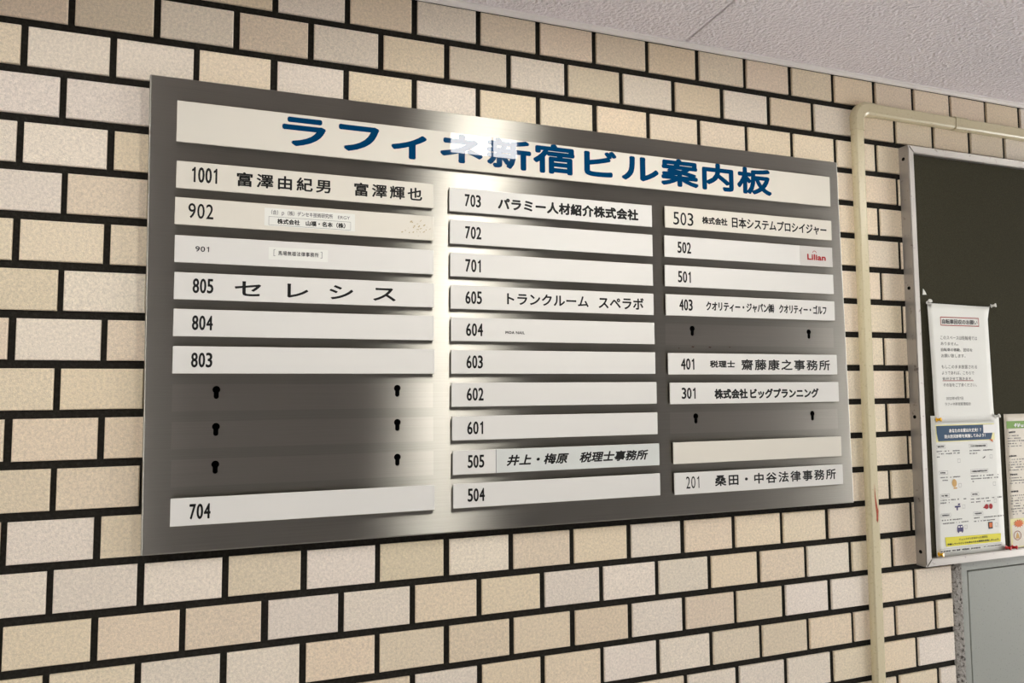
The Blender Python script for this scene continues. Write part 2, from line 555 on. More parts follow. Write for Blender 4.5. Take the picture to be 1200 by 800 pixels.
bmesh.ops.recalc_face_normals(pb, faces=pb.faces[:])
ed = [e for e in pb.edges if any(v in fr for v in e.verts)]
bmesh.ops.bevel(pb, geom=ed, offset=0.0025, segments=4, affect='EDGES', profile=0.5)
pm = bpy.data.meshes.new('sheet'); pb.to_mesh(pm); pb.free()
cut = MB()
for k in keys: cut.prism(keyhole(*k), -0.010, -0.030)
co = cut.build('cutter', 'hole')
tmp = bpy.data.objects.new('tmp', pm); COL.objects.link(tmp)
bo = tmp.modifiers.new('b', 'BOOLEAN'); bo.operation = 'DIFFERENCE'; bo.object = co; bo.solver = 'EXACT'
bpy.context.view_layer.update()
me = bpy.data.meshes.new_from_object(tmp.evaluated_get(bpy.context.evaluated_depsgraph_get()))
me.materials.clear()
bpy.data.objects.remove(tmp); bpy.data.objects.remove(co)
sheet = link_mesh('steel_sheet', me, 'steel', panel)
uv = me.uv_layers.new(name='grain')
for lp in me.loops:
    c = me.vertices[lp.vertex_index].co
    uv.data[lp.index].uv = (c.x + c.y * .01, c.z)
for k in keys:
    c = MB()
    o_, i_ = keyhole(*k, 0.985), keyhole(*k, 0.985)
    V0 = [c.bm.verts.new(W(x, d, PY + 0.0006)) for x, d in o_]
    V1 = [c.bm.verts.new(W(x, d, PY + 0.0100)) for x, d in i_]
    n = len(o_)
    for i in range(n): c.bm.faces.new([V0[i], V0[(i + 1) % n], V1[(i + 1) % n], V1[i]])
    c.bm.faces.new(V1)
    c.build('keyhole', 'hole', panel)

# paler patches where plates were taken down
MT['steel_clean'] = steel_material()
r_ = [n for n in MT['steel_clean'].node_tree.nodes if n.type == 'VALTORGB'][0]
r_.color_ramp.elements[0].color = (0.43, 0.412, 0.37, 1); r_.color_ramp.elements[1].color = (0.49, 0.47, 0.425, 1)
gh = [(.1535, .5500, .5338, .5742), (.1540, .5505, .5898, .6300), (.1548, .5510, .6460, .6862), (1.0000, 1.4030, .4216, .4620), (1.0060, 1.4065, .5902, .6305)]
for gx0, gx1, gd0, gd1 in gh:
    g_ = MB()
    g_.prism([(gx0, gd0), (gx1, gd0), (gx1, gd1), (gx0, gd1)], PY + .0004, PY - .00004)
    kh = MB()
    for k in keys: kh.prism(keyhole(*k), -0.010, -0.030)
    ko = kh.build('cutter', 'hole')
    gt = g_.build('t', None)
    bo = gt.modifiers.new('b', 'BOOLEAN'); bo.operation = 'DIFFERENCE'; bo.object = ko; bo.solver = 'EXACT'
    bpy.context.view_layer.update()
    gm = bpy.data.meshes.new_from_object(gt.evaluated_get(bpy.context.evaluated_depsgraph_get()))
    gm.materials.clear()
    bpy.data.objects.remove(gt); bpy.data.objects.remove(ko)
    go = link_mesh('clean_patch', gm, 'steel_clean', panel)
    uv = gm.uv_layers.new(name='grain')
    for lp in gm.loops:
        c = gm.vertices[lp.vertex_index].co
        uv.data[lp.index].uv = (c.x + c.y * .01, c.z)

for rx, rd, rw in ((1.0601, .4655, .0032), (1.0987, .4660, .0032), (1.0290, .4686, .0011), (1.1443, .4654, .0013)):
    rm = MB(); rm.poly([W(rx + rw * math.cos(6.2832 * k / 10), rd + .0008 * math.sin(6.2832 * k / 10) - .0006 * (k % 2), PY - .0003) for k in range(10)])
    rm.build('rust_mark', 'rust_spot', panel)

# name plates: name -> x0, x1, d0, d1
PL = {
'title': (.1507, 1.4024, .1010, .1648), '1001': (.1519, .5490, .1945, .2364), '902': (.1512, .5491, .2506, .2923), '901': (.1522, .5492, .3088, .3500),
'805': (.1529, .5502, .3650, .4062), '804': (.1532, .5501, .4206, .4618), '803': (.1536, .5509, .4766, .5178), '704': (.1558, .5517, .7018, .7426),
'703': (.5766, .9721, .1974, .2388), '702': (.5776, .9722, .2537, .2951), '701': (.5783, .9717, .3104, .3514), '605': (.5789, .9721, .3664, .4071),
'604': (.5796, .9727, .4215, .4621), '603': (.5798, .9733, .4772, .5177), '602': (.5805, .9748, .5329, .5735), '601': (.5815, .9755, .5894, .6300),
'505': (.5827, .9781, .6469, .6872), '504': (.5834, .9785, .7022, .7427),
'503': (1.0008, 1.4024, .1953, .2372), '502': (.9985, 1.4020, .2527, .2942), '501': (.9982, 1.4024, .3098, .3508), '403': (.9990, 1.4030, .3658, .4066),
'401': (1.0014, 1.4040, .4780, .5188), '301': (1.0040, 1.4058, .5342, .5748), 'blank': (1.0085, 1.4075, .6464, .6869), '201': (1.0096, 1.4087, .7035, .7440)}
LAB = {
'title': 'long white title plate with large blue lettering across the top of the steel panel',
'1001': 'white name plate numbered 1001 with two names in black, top of the left column',
'902': 'stained white name plate numbered 902 with small paper labels stuck on it',
'901': 'white name plate with a small thin 901 and a tiny bracketed label',
'805': 'white name plate numbered 805 with four widely spaced black characters',
'804': 'blank white name plate numbered 804 in the left column',
'803': 'blank white name plate numbered 803 just above the empty keyholes',
'704': 'blank white name plate numbered 704 alone at the bottom of the left column',
'703': 'white name plate numbered 703 with bold black company lettering, top of the middle column',
'702': 'blank white name plate numbered 702 in the middle column',
'701': 'blank white name plate numbered 701 in the middle column',
'605': 'white name plate numbered 605 with black lettering in two words',
'604': 'white name plate numbered 604 with tiny black capital letters',
'603': 'blank white name plate numbered 603 in the middle column',
'602': 'blank white name plate numbered 602 in the middle column',
'601': 'blank white name plate numbered 601 in the middle column',
'505': 'white name plate numbered 505 with brush style lettering on a separate strip',
'504': 'blank white name plate numbered 504, bottom of the middle column',
'503': 'white name plate numbered 503 with thin black lettering, top of the right column',
'502': 'white name plate numbered 502 with a grey red-lettered sticker at its right end',
'501': 'blank white name plate numbered 501 in the right column',
'403': 'white name plate numbered 403 with narrow black lettering in the right column',
'401': 'white name plate numbered 401 below two keyholes in the right column',
'301': 'white name plate numbered 301 with bold black lettering above two keyholes',
'blank': 'white name plate with no number or lettering at all in the right column',
'201': 'white name plate numbered 201 with spaced lettering, bottom of the right column'}
TX = {
'title': [('h', 'ラフィネ新宿ビル案内板', 0.3031, 1.2521, 0.1060, 0.1535)],
'1001': [('n', '1001', 0.1737, 0.2093, 0.202, 0.2258), ('t', '富澤由紀男', 0.2373, 0.379, 0.2036, 0.2262, 1.3), ('t', '富澤輝也', 0.4164, 0.5294, 0.2036, 0.2262, 1.3)],
'902': [('w', '902', 0.17, 0.2051, 0.2585, 0.2819)],
'901': [('s', '901', 0.181, 0.2001, 0.3243, 0.3326, 1.25)],
'805': [('n', '805', 0.1785, 0.2075, 0.3735, 0.3963), ('t', 'セレシス', 0.2376, 0.4855, 0.3750, 0.3980, 2.1)],
'804': [('n', '804', 0.1788, 0.2078, 0.4298, 0.4524)],
'803': [('n', '803', 0.1789, 0.2084, 0.4860, 0.5086)],
'704': [('n', '704', 0.1817, 0.2106, 0.7110, 0.7336)],
'703': [('n', '703', 0.6038, 0.633, 0.2070, 0.2288), ('b', 'パラミー人材紹介株式会社', 0.6638, 0.9426, 0.2085, 0.2278, 1.04)],
'702': [('n', '702', 0.6045, 0.6336, 0.2632, 0.2850)],
'701': [('n', '701', 0.6047, 0.6324, 0.3205, 0.3428)],
'605': [('n', '605', 0.6047, 0.6344, 0.3757, 0.3981), ('t', 'トランクルーム', 0.68, 0.8368, 0.3768, 0.3963, 1.0), ('t', 'スペラボ', 0.857, 0.9505, 0.3785, 0.3975, 1.0)],
'604': [('n', '604', 0.6058, 0.6359, 0.4311, 0.4534), ('f', 'MOA NAIL', 0.6768, 0.7124, 0.4434, 0.4482, 1.1)],
'603': [('n', '603', 0.6065, 0.6357, 0.4861, 0.5087)],
'602': [('n', '602', 0.6068, 0.6368, 0.5413, 0.5637)],
'601': [('n', '601', 0.6076, 0.6357, 0.5985, 0.6205)],
'505': [('n', '505', 0.6083, 0.6376, 0.6551, 0.6769), ('g', '井上・梅原　税理士事務所', 0.6776, 0.9545, 0.6574, 0.6762, 1.0)],
'504': [('n', '504', 0.6082, 0.6383, 0.7110, 0.7330)],
'503': [('w', '503', 1.0184, 1.0635, 0.2055, 0.2306), ('t', '株式会社', 1.0833, 1.1421, 0.2099, 0.2244, 1.0), ('t', '日本システムプロシイジャー', 1.1526, 1.3885, 0.2070, 0.2270, .95)],
'502': [('n', '502', 1.0263, 1.0568, 0.2633, 0.2853)],
'501': [('n', '501', 1.026, 1.0547, 0.3202, 0.3424)],
'403': [('n', '403', 1.0277, 1.0575, 0.3744, 0.3962), ('t', 'クオリティー・ジャパン㈱', 1.0877, 1.2484, 0.3770, 0.3945, .95), ('t', 'クオリティー・ゴルフ', 1.2606, 1.3809, 0.3770, 0.3945, .95)],
'401': [('n', '401', 1.0284, 1.058, 0.4880, 0.5096), ('t', '税理士', 1.093, 1.1507, 0.4915, 0.5055, 1.05), ('t', '齋藤康之事務所', 1.1655, 1.3848, 0.4886, 0.5103, 1.18)],
'301': [('n', '301', 1.0286, 1.0592, 0.5437, 0.5652), ('b', '株式会社', 1.1018, 1.1788, 0.5465, 0.5660, 1.0), ('b', 'ビッグプランニング', 1.1845, 1.3534, 0.5468, 0.5652, .95)],
'201': [('c', '201', 1.034, 1.0629, 0.711, 0.7334), ('t', '桑田・中谷法律事務所', 1.098, 1.3898, 0.7120, 0.7325, 1.25)]}
STYLE = {  # kind: part name, weight, material, shear
'h': ('title_lettering', 0.0023, 'blue', 0), 'n': ('room_number', 0.00055, 'black', 0), 'w': ('room_number', 0.0002, 'black', 0), 'c': ('room_number', 0, 'black', 0),
't': ('tenant_lettering', 0.0006, 'black', 0), 'b': ('tenant_lettering', 0.0010, 'black', 0), 'g': ('tenant_lettering', 0.0007, 'black', 0.22),
's': ('room_number', 0.00015, 'ink_dark', 0), 'f': ('tenant_lettering', 0.0002, 'black', 0)}
WARM = {'902', '1001', '503', 'title', 'blank'}
EPS = 0.00025
for key, (x0, x1, d0, d1) in PL.items():
    nm = 'title_plate' if key == 'title' else 'name_plate'
    e = empty(nm, W((x0 + x1) / 2, d1, (PY + FY) / 2))
    tag(e, LAB[key], 'sign' if key == 'title' else 'name plate', None if key == 'title' else 'white name plates on the steel directory panel')
    MB().slab(x0 + .0012, x1 - .0012, d0 + .0012, d1 - .0012, PY - 0.00015, FY + .0030).build('backing', 'backing', e)  # inset dark layer, paints the shade line under and beside each plate
    MB().slab(x0, x1, d0, d1, FY + .0030, FY, 0.0005, 1).build('plate', 'plate_warm' if key in WARM else 'plate', e)
    for tx in TX.get(key, ()):
        st = STYLE[tx[0]]
        lettering(st[0], tx[1], tx[2], tx[3], tx[4], tx[5], FY - EPS, st[2], e, st[1], tx[6] if len(tx) > 6 else (1.04 if tx[0] == 'h' else 1.0), st[3])
    if key == '902':
        stk = MB().slab(.2788, .4182, .2570, .2855, FY - .0001, FY - .0002).build('paper_label', 'paper', e); stk['label'] = 'thin off-white paper label strip'
        s2 = MB()
        for a in ((.2852, .4115, .2705, .2709), (.2852, .4115, .2838, .2842), (.2852, .2856, .2705, .2842), (.4111, .4115, .2705, .2842)): s2.rect(*a, FY - .0004)
        s2.build('label_border', 'grey_ink', stk)
        lettering('label_lettering', '（合）ｐ（株）デンセキ技術研究所', .2889, .3829, .2597, .2673, FY - .0004, 'grey_ink', stk, 0.0001)
        lettering('label_lettering', 'ERGY', .391, .41, .2616, .2666, FY - .0004, 'grey_ink', stk)
        lettering('label_lettering', '株式会社　山福・名本（株）', .298, .4029, .2732, .2816, FY - .0004, 'black', stk, 0.0003)
        st = MB(); rr = random.Random(4)
        for _ in range(26):
            cx, cd, r1, r2 = rr.gauss(.520, .012), rr.gauss(.272, .007), rr.uniform(.0006, .0028), rr.uniform(.0004, .0013)
            cx = min(max(cx, .49), .545); cd = min(max(cd, .255), .288); an = rr.uniform(.2, 1.2)
            st.poly([W(cx + r1 * math.cos(t_) * math.cos(an) + r2 * math.sin(t_) * math.sin(an), cd - r1 * math.cos(t_) * math.sin(an) + r2 * math.sin(t_) * math.cos(an), FY - .0003 - _ * 2e-6) for t_ in [k * .8976 * rr.uniform(.9, 1.0) for k in range(7)]])
        st.build('glue_stain', 'stain', e) if 'stain' in MT else st.build('glue_stain', 'tan', e)
    if key == '901':
        stk = MB().slab(.2860, .3760, .3190, .3385, FY - .0001, FY - .0002).build('paper_label', 'paper', e)
        for x, sgn in ((.2934, 1), (.3670, -1)):
            x2, x3 = x + sgn * .0006, x + sgn * .0026
            bp_ = [W(x, .3226, FY - .0004), W(x3, .3226, FY - .0004), W(x3, .3231, FY - .0004), W(x2, .3231, FY - .0004), W(x2, .3325, FY - .0004), W(x3, .3325, FY - .0004), W(x3, .3330, FY - .0004), W(x, .3330, FY - .0004)]
            MB().poly(bp_).build('label_bracket', 'ink_dark', stk)
        lettering('label_lettering', '馬場無雄法律事務所', .3001, .3617, .3247, .3316, FY - .0004, 'ink_dark', stk, 0.0001, 1.15)
    if key == '502':
        stk = MB().slab(1.3180, 1.4005, .2530, .2938, FY - .0001, FY - .0004).build('sticker', 'sticker', e) if 'sticker' in MT else MB().slab(1.3180, 1.4005, .2530, .2938, FY - .0001, FY - .0004).build('sticker', 'plate_cool', e)
        stk['label'] = 'grey sticker with red lettering'
        lettering('sticker_lettering', 'Lilian', 1.3356, 1.3836, .2690, .2815, FY - .0006, 'red', stk, 0.0007, 1.0)
        arc = MB(); n = 8
        po = [(1.3545 + .0052 * math.cos(math.pi * k / n), .2668 - .0052 * math.sin(math.pi * k / n)) for k in range(n + 1)]
        pi_ = [(1.3545 + .0040 * math.cos(math.pi * k / n), .2668 - .0040 * math.sin(math.pi * k / n)) for k in range(n + 1)]
        for k in range(n): arc.poly([W(*po[k], FY - .0006), W(*po[k + 1], FY - .0006), W(*pi_[k + 1], FY - .0006), W(*pi_[k], FY - .0006)])
        arc.build('sticker_arc', 'red', stk)
    if key == '505':
        MB().slab(.6590, .9778, .6472, .6869, FY - .0001, FY - .0002).build('name_strip', 'plate_cool', e)
        flat('strip_joint', .6582, .6590, .6472, .6869, FY - .0003, 'grey_ink', e)

# ------------------------------------------------------------------ cable conduit
cx0, cx1 = 1.4880, 1.5160
CW = (cx1 - cx0); CD = 0.0125
YB = -0.0051
def chan(w, dep, ch=0.0055):
    return [(-w / 2, 0), (w / 2, 0), (w / 2, dep - ch), (w / 2 - ch * .35, dep - ch * .35), (w / 2 - ch, dep), (-w / 2 + ch, dep), (-w / 2 + ch * .35, dep - ch * .35), (-w / 2, dep - ch)]
cxm = (cx0 + cx1) / 2
hd = -0.0690                     # centre line of the horizontal run
con = empty('cable_conduit', W(cxm, ZT, YB))
tag(con, 'cream plastic cable conduit running down the tiles and bending right below the ceiling', 'conduit')
out = (0, -1, 0)
MB().sweep([(W(cxm, ZT, YB), (1, 0, 0), out), (W(cxm, -0.026, YB), (1, 0, 0), out)], chan(CW, CD)).build('vertical_run', 'conduit', con)
MB().sweep([(W(1.546, hd, YB), (0, 0, 1), out), (W(XR - .002, hd, YB), (0, 0, 1), out)], chan(0.029, CD)).build('horizontal_run', 'conduit', con)
path = []
Rb = 0.0285
ccx, ccd = cxm + Rb, hd + Rb
path.append((W(cxm, -0.018, YB), (-1, 0, 0), out))
for i in range(13):
    a = math.pi / 2 * i / 12
    rad = Vector((-math.cos(a), 0, math.sin(a)))
    path.append((W(ccx, ccd, YB) + rad * Rb, rad, out))
path.append((W(1.5495, hd, YB), (0, 0, 1), out))
MB().sweep(path, chan(0.0315, CD + .0014, .0065)).build('elbow', 'conduit', con)
MB().sweep([(W(1.791, hd, YB), (0, 0, 1), out), (W(1.829, hd, YB), (0, 0, 1), out)], chan(0.0315, CD + .0013)).build('coupling', 'conduit', con)
sp = MB()
sp.poly([W(px_, pd_, YB - CD - .0003) for px_, pd_ in ((1.5020, .748), (1.5040, .775), (1.5082, .799), (1.5105, .806), (1.5095, .815), (1.5088, .826), (1.5066, .831), (1.5040, .826), (1.5046, .812), (1.5026, .795), (1.5014, .770))])
scr = sp.build('paint_scrape', 'rust', con); scr['label'] = 'orange-brown scrape in the cream paint'

# ------------------------------------------------------------------ notice board
BX0, BX1, BD0, BD1 = 1.6247, 2.840, 0.0068, 0.9312
BF = -0.030; BWID = 0.0165; BP = -0.0195
nb = empty('notice_board', W((BX0 + BX1) / 2, BD1, -0.015))
tag(nb, 'notice board with dark green felt face and pale aluminium frame right of the conduit', 'notice board')
def bar(pts):
    b = MB(); b.prism(pts, -0.0051, BF)
    bmesh.ops.bevel(b.bm, geom=[e for e in b.bm.edges if all(abs(v.co.y - BF) < 1e-6 for v in e.verts)], offset=0.0016, segments=2, affect='EDGES')
    return b.build('frame_bar', 'alu', nb)
w = BWID
bar([(BX0, BD0), (BX0 + w, BD0 + w), (BX0 + w, BD1 - w), (BX0, BD1)])
bar([(BX0, BD0), (BX1, BD0), (BX1 - w, BD0 + w), (BX0 + w, BD0 + w)])
bar([(BX1, BD0), (BX1, BD1), (BX1 - w, BD1 - w), (BX1 - w, BD0 + w)])
bar([(BX0, BD1), (BX0 + w, BD1 - w), (BX1 - w, BD1 - w), (BX1, BD1)])
MB().slab(BX0 + w - .002, BX1 - w + .002, BD0 + w - .002, BD1 - w + .002, -0.0051, BP).build('felt_panel', 'felt', nb)
for d in (.0355, .3270, .6110, .9010):
    MB().lathe(W(BX0 + .001, d, -.0165), (-1, 0, 0), [(0, .0040), (.0012, .0040), (.0014, .0030)], 12).build('screw_hole', 'hole', nb)

# sheets of paper
def sheet(name, corners, y, material, curl, parent_label, cat, group=None):
    (ax, ad), (bx, bd), (cx_, cd_), (dx_, dd_) = corners
    n, k = 12, 18
    b = MB(); V = []
    for j in range(k + 1):
        row = []
        for i in range(n + 1):
            s, t_ = i / n, j / k
            x = (ax * (1 - s) + bx * s) * (1 - t_) + (dx_ * (1 - s) + cx_ * s) * t_
            d = (ad * (1 - s) + bd * s) * (1 - t_) + (dd_ * (1 - s) + cd_ * s) * t_
            row.append(b.bm.verts.new(W(x, d, y - curl(s, t_))))
        V.append(row)
    for j in range(k):
        for i in range(n): b.bm.faces.new([V[j][i], V[j + 1][i], V[j + 1][i + 1], V[j][i + 1]])
    e = empty(name, W((dx_ + cx_) / 2, (dd_ + cd_) / 2, y))
    tag(e, parent_label, cat, group)
    o = b.build('paper', material, e, True)
    sm = o.modifiers.new('thickness', 'SOLIDIFY'); sm.thickness = 0.00015
    return e

NY = BP - 0.0046
ntc = sheet('notice_sheet', [(1.6673, .3594), (1.8514, .3625), (1.8560, .6244), (1.6739, .6233)], NY, 'paper',
            lambda s, t_: .0010 * math.sin(3.1 * t_) * (1 - s) + .006 * max(0, s - .86) / .14 * max(0, .10 - t_) / .10 + .0015 * max(0, t_ - .9) / .1,
            'white paper notice with a red-boxed heading hanging above the yellow-banner poster', 'notice')
y = NY - .0014
fb = MB()
for a in ((1.7030, 1.8214, .3893, .3909), (1.7030, 1.8214, .4074, .4090), (1.7030, 1.7046, .3893, .4090), (1.8198, 1.8214, .3893, .4090)): fb.rect(*a, y)
fb.build('red_box', 'red', ntc)
NT = [('自転車回収のお願い', 1.7080, 1.8167, .3942, .4050, .0003), ('このスペースは駐輪場では', 1.7007, 1.8133, .4328, .4400, 0), ('ありません。', 1.7008, 1.7537, .4460, .4530, 0),
      ('自転車の移動、回収を', 1.7008, 1.7967, .4594, .4666, .0001), ('お願い致します。', 1.7009, 1.7737, .4727, .4800, 0), ('もしこのまま放置される', 1.6998, 1.8087, .4974, .5048, 0),
      ('ようであれば、こちらで', 1.7000, 1.7984, .5112, .5184, 0), ('処分させて頂きます。', 1.7014, 1.7927, .5246, .5306, .0001), ('その旨をご了承ください。', 1.7028, 1.8045, .5384, .5455, 0),
      ('2022年4月7日', 1.7098, 1.7609, .5690, .5745, 0), ('ラフィネ新宿管理組合', 1.7050, 1.7835, .5814, .5872, 0)]
for s_, a, b_, c, d, wt in NT: lettering('notice_lettering', s_, a, b_, c, d, y, 'ink_dark' if wt else 'ink', ntc, 0.0002 if c < .4 else 0.0)
flat('red_underline', 1.7010, 1.7953, .5316, .5328, y, 'red', ntc)

PYY = BP - 0.0024
def small_curl(s, t_): return .0006 * math.sin(3.1 * s) + .0012 * max(0, t_ - .93) / .07 * s
po = sheet('poster', [(1.6646, .6092), (1.8742, .6115), (1.8735, .9150), (1.6644, .9150)], PYY, 'paper', small_curl,
           'white poster with a navy heading band and a yellow banner near its foot', 'poster')
y = PYY - .0010
hb = MB(); hb.poly([W(1.6765, .6675, y), W(1.8560, .6675, y), W(1.8560, .6295, y), W(1.6765, .6295, y)]); hb.build('heading_border', 'pale_yellow', po)
y2 = y - .0003
hb = MB(); hb.poly([W(1.6825, .6655, y2), W(1.8440, .6655, y2), W(1.8500, .6510, y2), W(1.8500, .6318, y2), W(1.6782, .6318, y2), W(1.6790, .6480, y2)])
hdr = hb.build('heading_band', 'navy', po)
tb = MB(); tb.poly([W(1.8380, .6655, y2), W(1.8480, .6655, y2), W(1.8510, .6730, y2)]); tb.build('heading_tail', 'orange', po)
y3 = y2 - .0003
lettering('heading_lettering', 'あなたのお家は大丈夫！？', 1.7158, 1.8141, .6392, .6473, y3, 'white', hdr, 0.0003)
lettering('heading_lettering', '防火防災診断を実施してみよう！', 1.7016, 1.8262, .6515, .6596, y3, 'white', hdr, 0.0003)
flat('corner_box', 1.8208, 1.8632, .6322, .6508, y3, 'white', po)
def dashes(b, x0, x1, d, h, rr, yy, fill=0.72):
    x = x0
    while x < x1:
        l = rr.uniform(.0015, .0042)
        if rr.random() < fill: b.rect(x, min(x + l, x1), d - h / 2 * rr.uniform(.6, 1), d + h / 2 * rr.uniform(.6, 1), yy)
        x += l + rr.uniform(.0004, .0012)
rr = random.Random(3)
fine, bold = MB(), MB()
for a in ((1.8290, 1.8560, .6385, .0022), (1.8340, 1.8520, .6440, .0022),
          (1.6768, 1.7458, .6875, .003), (1.6768, 1.7456, .6930, .003), (1.6770, 1.6950, .6995, .003), (1.7762, 1.8481, .6893, .003), (1.7759, 1.7994, .6955, .003),
          (1.6838, 1.7452, .7450, .003), (1.6835, 1.7082, .7512, .003), (1.7727, 1.8626, .7460, .003), (1.7762, 1.8683, .7520, .003), (1.7757, 1.7846, .7576, .003),
          (1.6827, 1.7585, .7942, .003), (1.6814, 1.7165, .8000, .003), (1.7722, 1.8712, .7967, .003), (1.7727, 1.8362, .8032, .003),
          (1.6830, 1.7430, .8376, .003), (1.6837, 1.7619, .8444, .003), (1.7797, 1.8717, .8385, .003), (1.7790, 1.8440, .8459, .003)): dashes(fine, *a, rr, y)
for a in ((1.6804, 1.6997, .6772, .0036), (1.7950, 1.8275, .6792, .0040), (1.7799, 1.7930, .6788, .0026), (1.6850, 1.7030, .7343, .0036), (1.7794, 1.8268, .7355, .0040), (1.6855, 1.7048, .7846, .0036),
          (1.7779, 1.7934, .7862, .0034), (1.6850, 1.7054, .8270, .0036), (1.7826, 1.8042, .8290, .0036)): dashes(bold, *a, rr, y, .95)
for a in ((1.6756, 1.7040, .9040, .0034), (1.7100, 1.7330, .9040, .0038), (1.7390, 1.7600, .9040, .0042), (1.7660, 1.7950, .9040, .0036), (1.8050, 1.8600, .9028, .0022)): dashes(bold, *a, rr, y, .9)
tag(fine.build('small_print', 'ink', po), kind='stuff'); tag(bold.build('bold_print', 'ink_dark', po), kind='stuff')
def outline(name, x0, x1, d0, d1, yy, k=.0004):              # thin printed rectangle
    b = MB()
    O = [b.bm.verts.new(W(*p, yy)) for p in ((x0, d0), (x1, d0), (x1, d1), (x0, d1))]
    I = [b.bm.verts.new(W(*p, yy)) for p in ((x0 + k, d0 + k), (x1 - k, d0 + k), (x1 - k, d1 - k), (x0 + k, d1 - k))]
    for i in range(4): b.bm.faces.new([O[i], O[(i + 1) % 4], I[(i + 1) % 4], I[i]])
    return b.build(name, 'ink', po)
for q in ((1.676, 1.7035, .6738, .6812), (1.775, 1.831, .6750, .6830), (1.681, 1.707, .7305, .7380), (1.776, 1.830, .7312, .7397), (1.682, 1.709, .7806, .7888), (1.774, 1.798, .7820, .7902), (1.681, 1.710, .8230, .8312), (1.778, 1.808, .8250, .8330), (1.6737, 1.8621, .8985, .9085)):
    outline('heading_outline', *q, y)
for cx_, cd_ in ((1.7420, .7100), (1.8420, .7040), (1.7420, .7640), (1.8480, .7660), (1.7500, .8110), (1.8480, .8040), (1.7540, .8560), (1.8480, .8570)):
    outline('tick_box', cx_ - .004, cx_ + .004, cd_ - .004, cd_ + .004, y)
def disc(b, cx_, cd_, rx, rd, yy, n=14): b.poly([W(cx_ + rx * math.cos(6.2832 * k / n), cd_ - rd * math.sin(6.2832 * k / n), yy) for k in range(n)]); return b
disc(MB(), 1.7252, .7585, .0070, .0088, y).rect(1.722, 1.7325, .7680, .7710, y - .0001).build('lantern_picture', 'tan', po)
MB().poly([W(1.8140, .7080, y), W(1.8185, .7050, y), W(1.8240, .7020, y), W(1.8225, .7060, y), W(1.8170, .7075, y)]).build('tool_picture', 'ink_dark', po)
MB().rect(1.7230, 1.7400, .8085, .8120, y).rect(1.728, 1.732, .8120, .8180, y).rect(1.733, 1.739, .8035, .8075, y).build('rescue_picture', 'purple', po)
disc(disc(MB(), 1.8200, .8155, .0060, .0058, y), 1.8330, .8155, .0058, .0060, y - .0001).poly([W(1.8085, .8175, y), W(1.8145, .8190, y), W(1.8145, .8140, y)]).build('extinguisher_picture', 'red', po)
bus = MB().poly([W(1.7270, .8650, y), W(1.7455, .8650, y), W(1.7455, .8560, y), W(1.7430, .8505, y), W(1.7295, .8505, y), W(1.7270, .8560, y)])
bo_ = disc(disc(bus, 1.7305, .8655, .0020, .0022, y - .0001), 1.7420, .8655, .0020, .0022, y - .0001).build('bus_picture', 'purple', po)
MB().rect(1.7300, 1.7350, .8530, .8560, y - .0003).rect(1.7375, 1.7425, .8530, .8560, y - .0003).build('bus_window', 'white', bo_)
fi = MB().rect(1.8225, 1.8360, .8500, .8650, y).build('heater_picture', 'ink_dark', po)
MB().rect(1.8250, 1.8340, .8520, .8620, y - .0003).build('heater_glow', 'orange', fi)
bn = MB().poly([W(1.6925, .8945, y), W(1.8585, .8958, y), W(1.8607, .8775, y), W(1.6900, .8740, y)]).build('banner', 'yellow', po)
lettering('banner_lettering', 'チェックがつかなかった項目は', 1.7307, 1.8180, .8796, .8837, y - .0003, 'ink_dark', bn, 0.0001)
lettering('banner_lettering', '改善していつどこでも安心できる環境を目指しましょう', 1.6963, 1.8513, .8878, .8920, y - .0003, 'ink_dark', bn, 0.0002)

p3 = sheet('poster', [(1.8900, .6095), (2.1000, .6105), (2.0990, .9150), (1.8890, .9150)], PYY, 'paper_warm', small_curl,
           'cream poster with a green heading band at the right edge of the photo', 'poster')
gb = MB().rect(1.8966, 2.0930, .6262, .6430, y).build('heading_band', 'green', p3)
bb = MB()
for k in range(14):
    x0 = 1.9205 + k * .0112
    for q in range(9):
        if rr.random() < .72: bb.rect(x0 + (q % 3) * .0029, x0 + (q % 3) * .0029 + .0027, .6316 + (q // 3) * .0029, .6316 + (q // 3) * .0029 + .0026, y - .0003)
bb.build('heading_print', 'white', gb)
f2, b2 = MB(), MB()
for d in (.6595, .6655, .6715, .6775, .6835, .7140, .7200, .7260, .7320, .7380, .7560, .7620, .7680, .7960, .8020, .8080, .8140, .8200, .8260, .8320, .8380): dashes(f2, 1.8975, 2.0900, d, .0026, rr, y, .6)
for d in (.6514, .7061, .7483, .7868): dashes(b2, 1.9000, 1.9235, d, .0044, rr, y, .95)
tag(f2.build('small_print', 'ink', p3), kind='stuff'); tag(b2.build('bold_print', 'ink_dark', p3), kind='stuff')
yb = MB().rect(1.8925, 2.0950, .8480, .9125, y).build('warning_field', 'pale_yellow', p3)
MB().rect(1.8965, 2.0920, .8620, .9105, y - .0003).build('warning_box', 'paper_warm', yb)
br = MB(); br.poly([W(1.9185 + (.0185 if k % 2 else .0115) * math.cos(6.2832 * k / 24), .8598 - (.0100 if k % 2 else .0062) * math.sin(6.2832 * k / 24), y - .0006) for k in range(24)])
br.build('burst_mark', 'orange', yb)
ring = MB(); n = 20
for k in range(n):
    a, b_ = 6.2832 * k / n, 6.2832 * (k + 1) / n
    ring.poly([W(1.9123 + .0124 * math.cos(a), .8863 - .0108 * math.sin(a), y - .0006), W(1.9123 + .0124 * math.cos(b_), .8863 - .0108 * math.sin(b_), y - .0006), W(1.9123 + .0106 * math.cos(b_), .8863 - .0092 * math.sin(b_), y - .0006), W(1.9123 + .0106 * math.cos(a), .8863 - .0092 * math.sin(a), y - .0006)])
ring.build('sign_ring', 'ring', yb) if 'ring' in MT else ring.build('sign_ring', 'rust', yb)
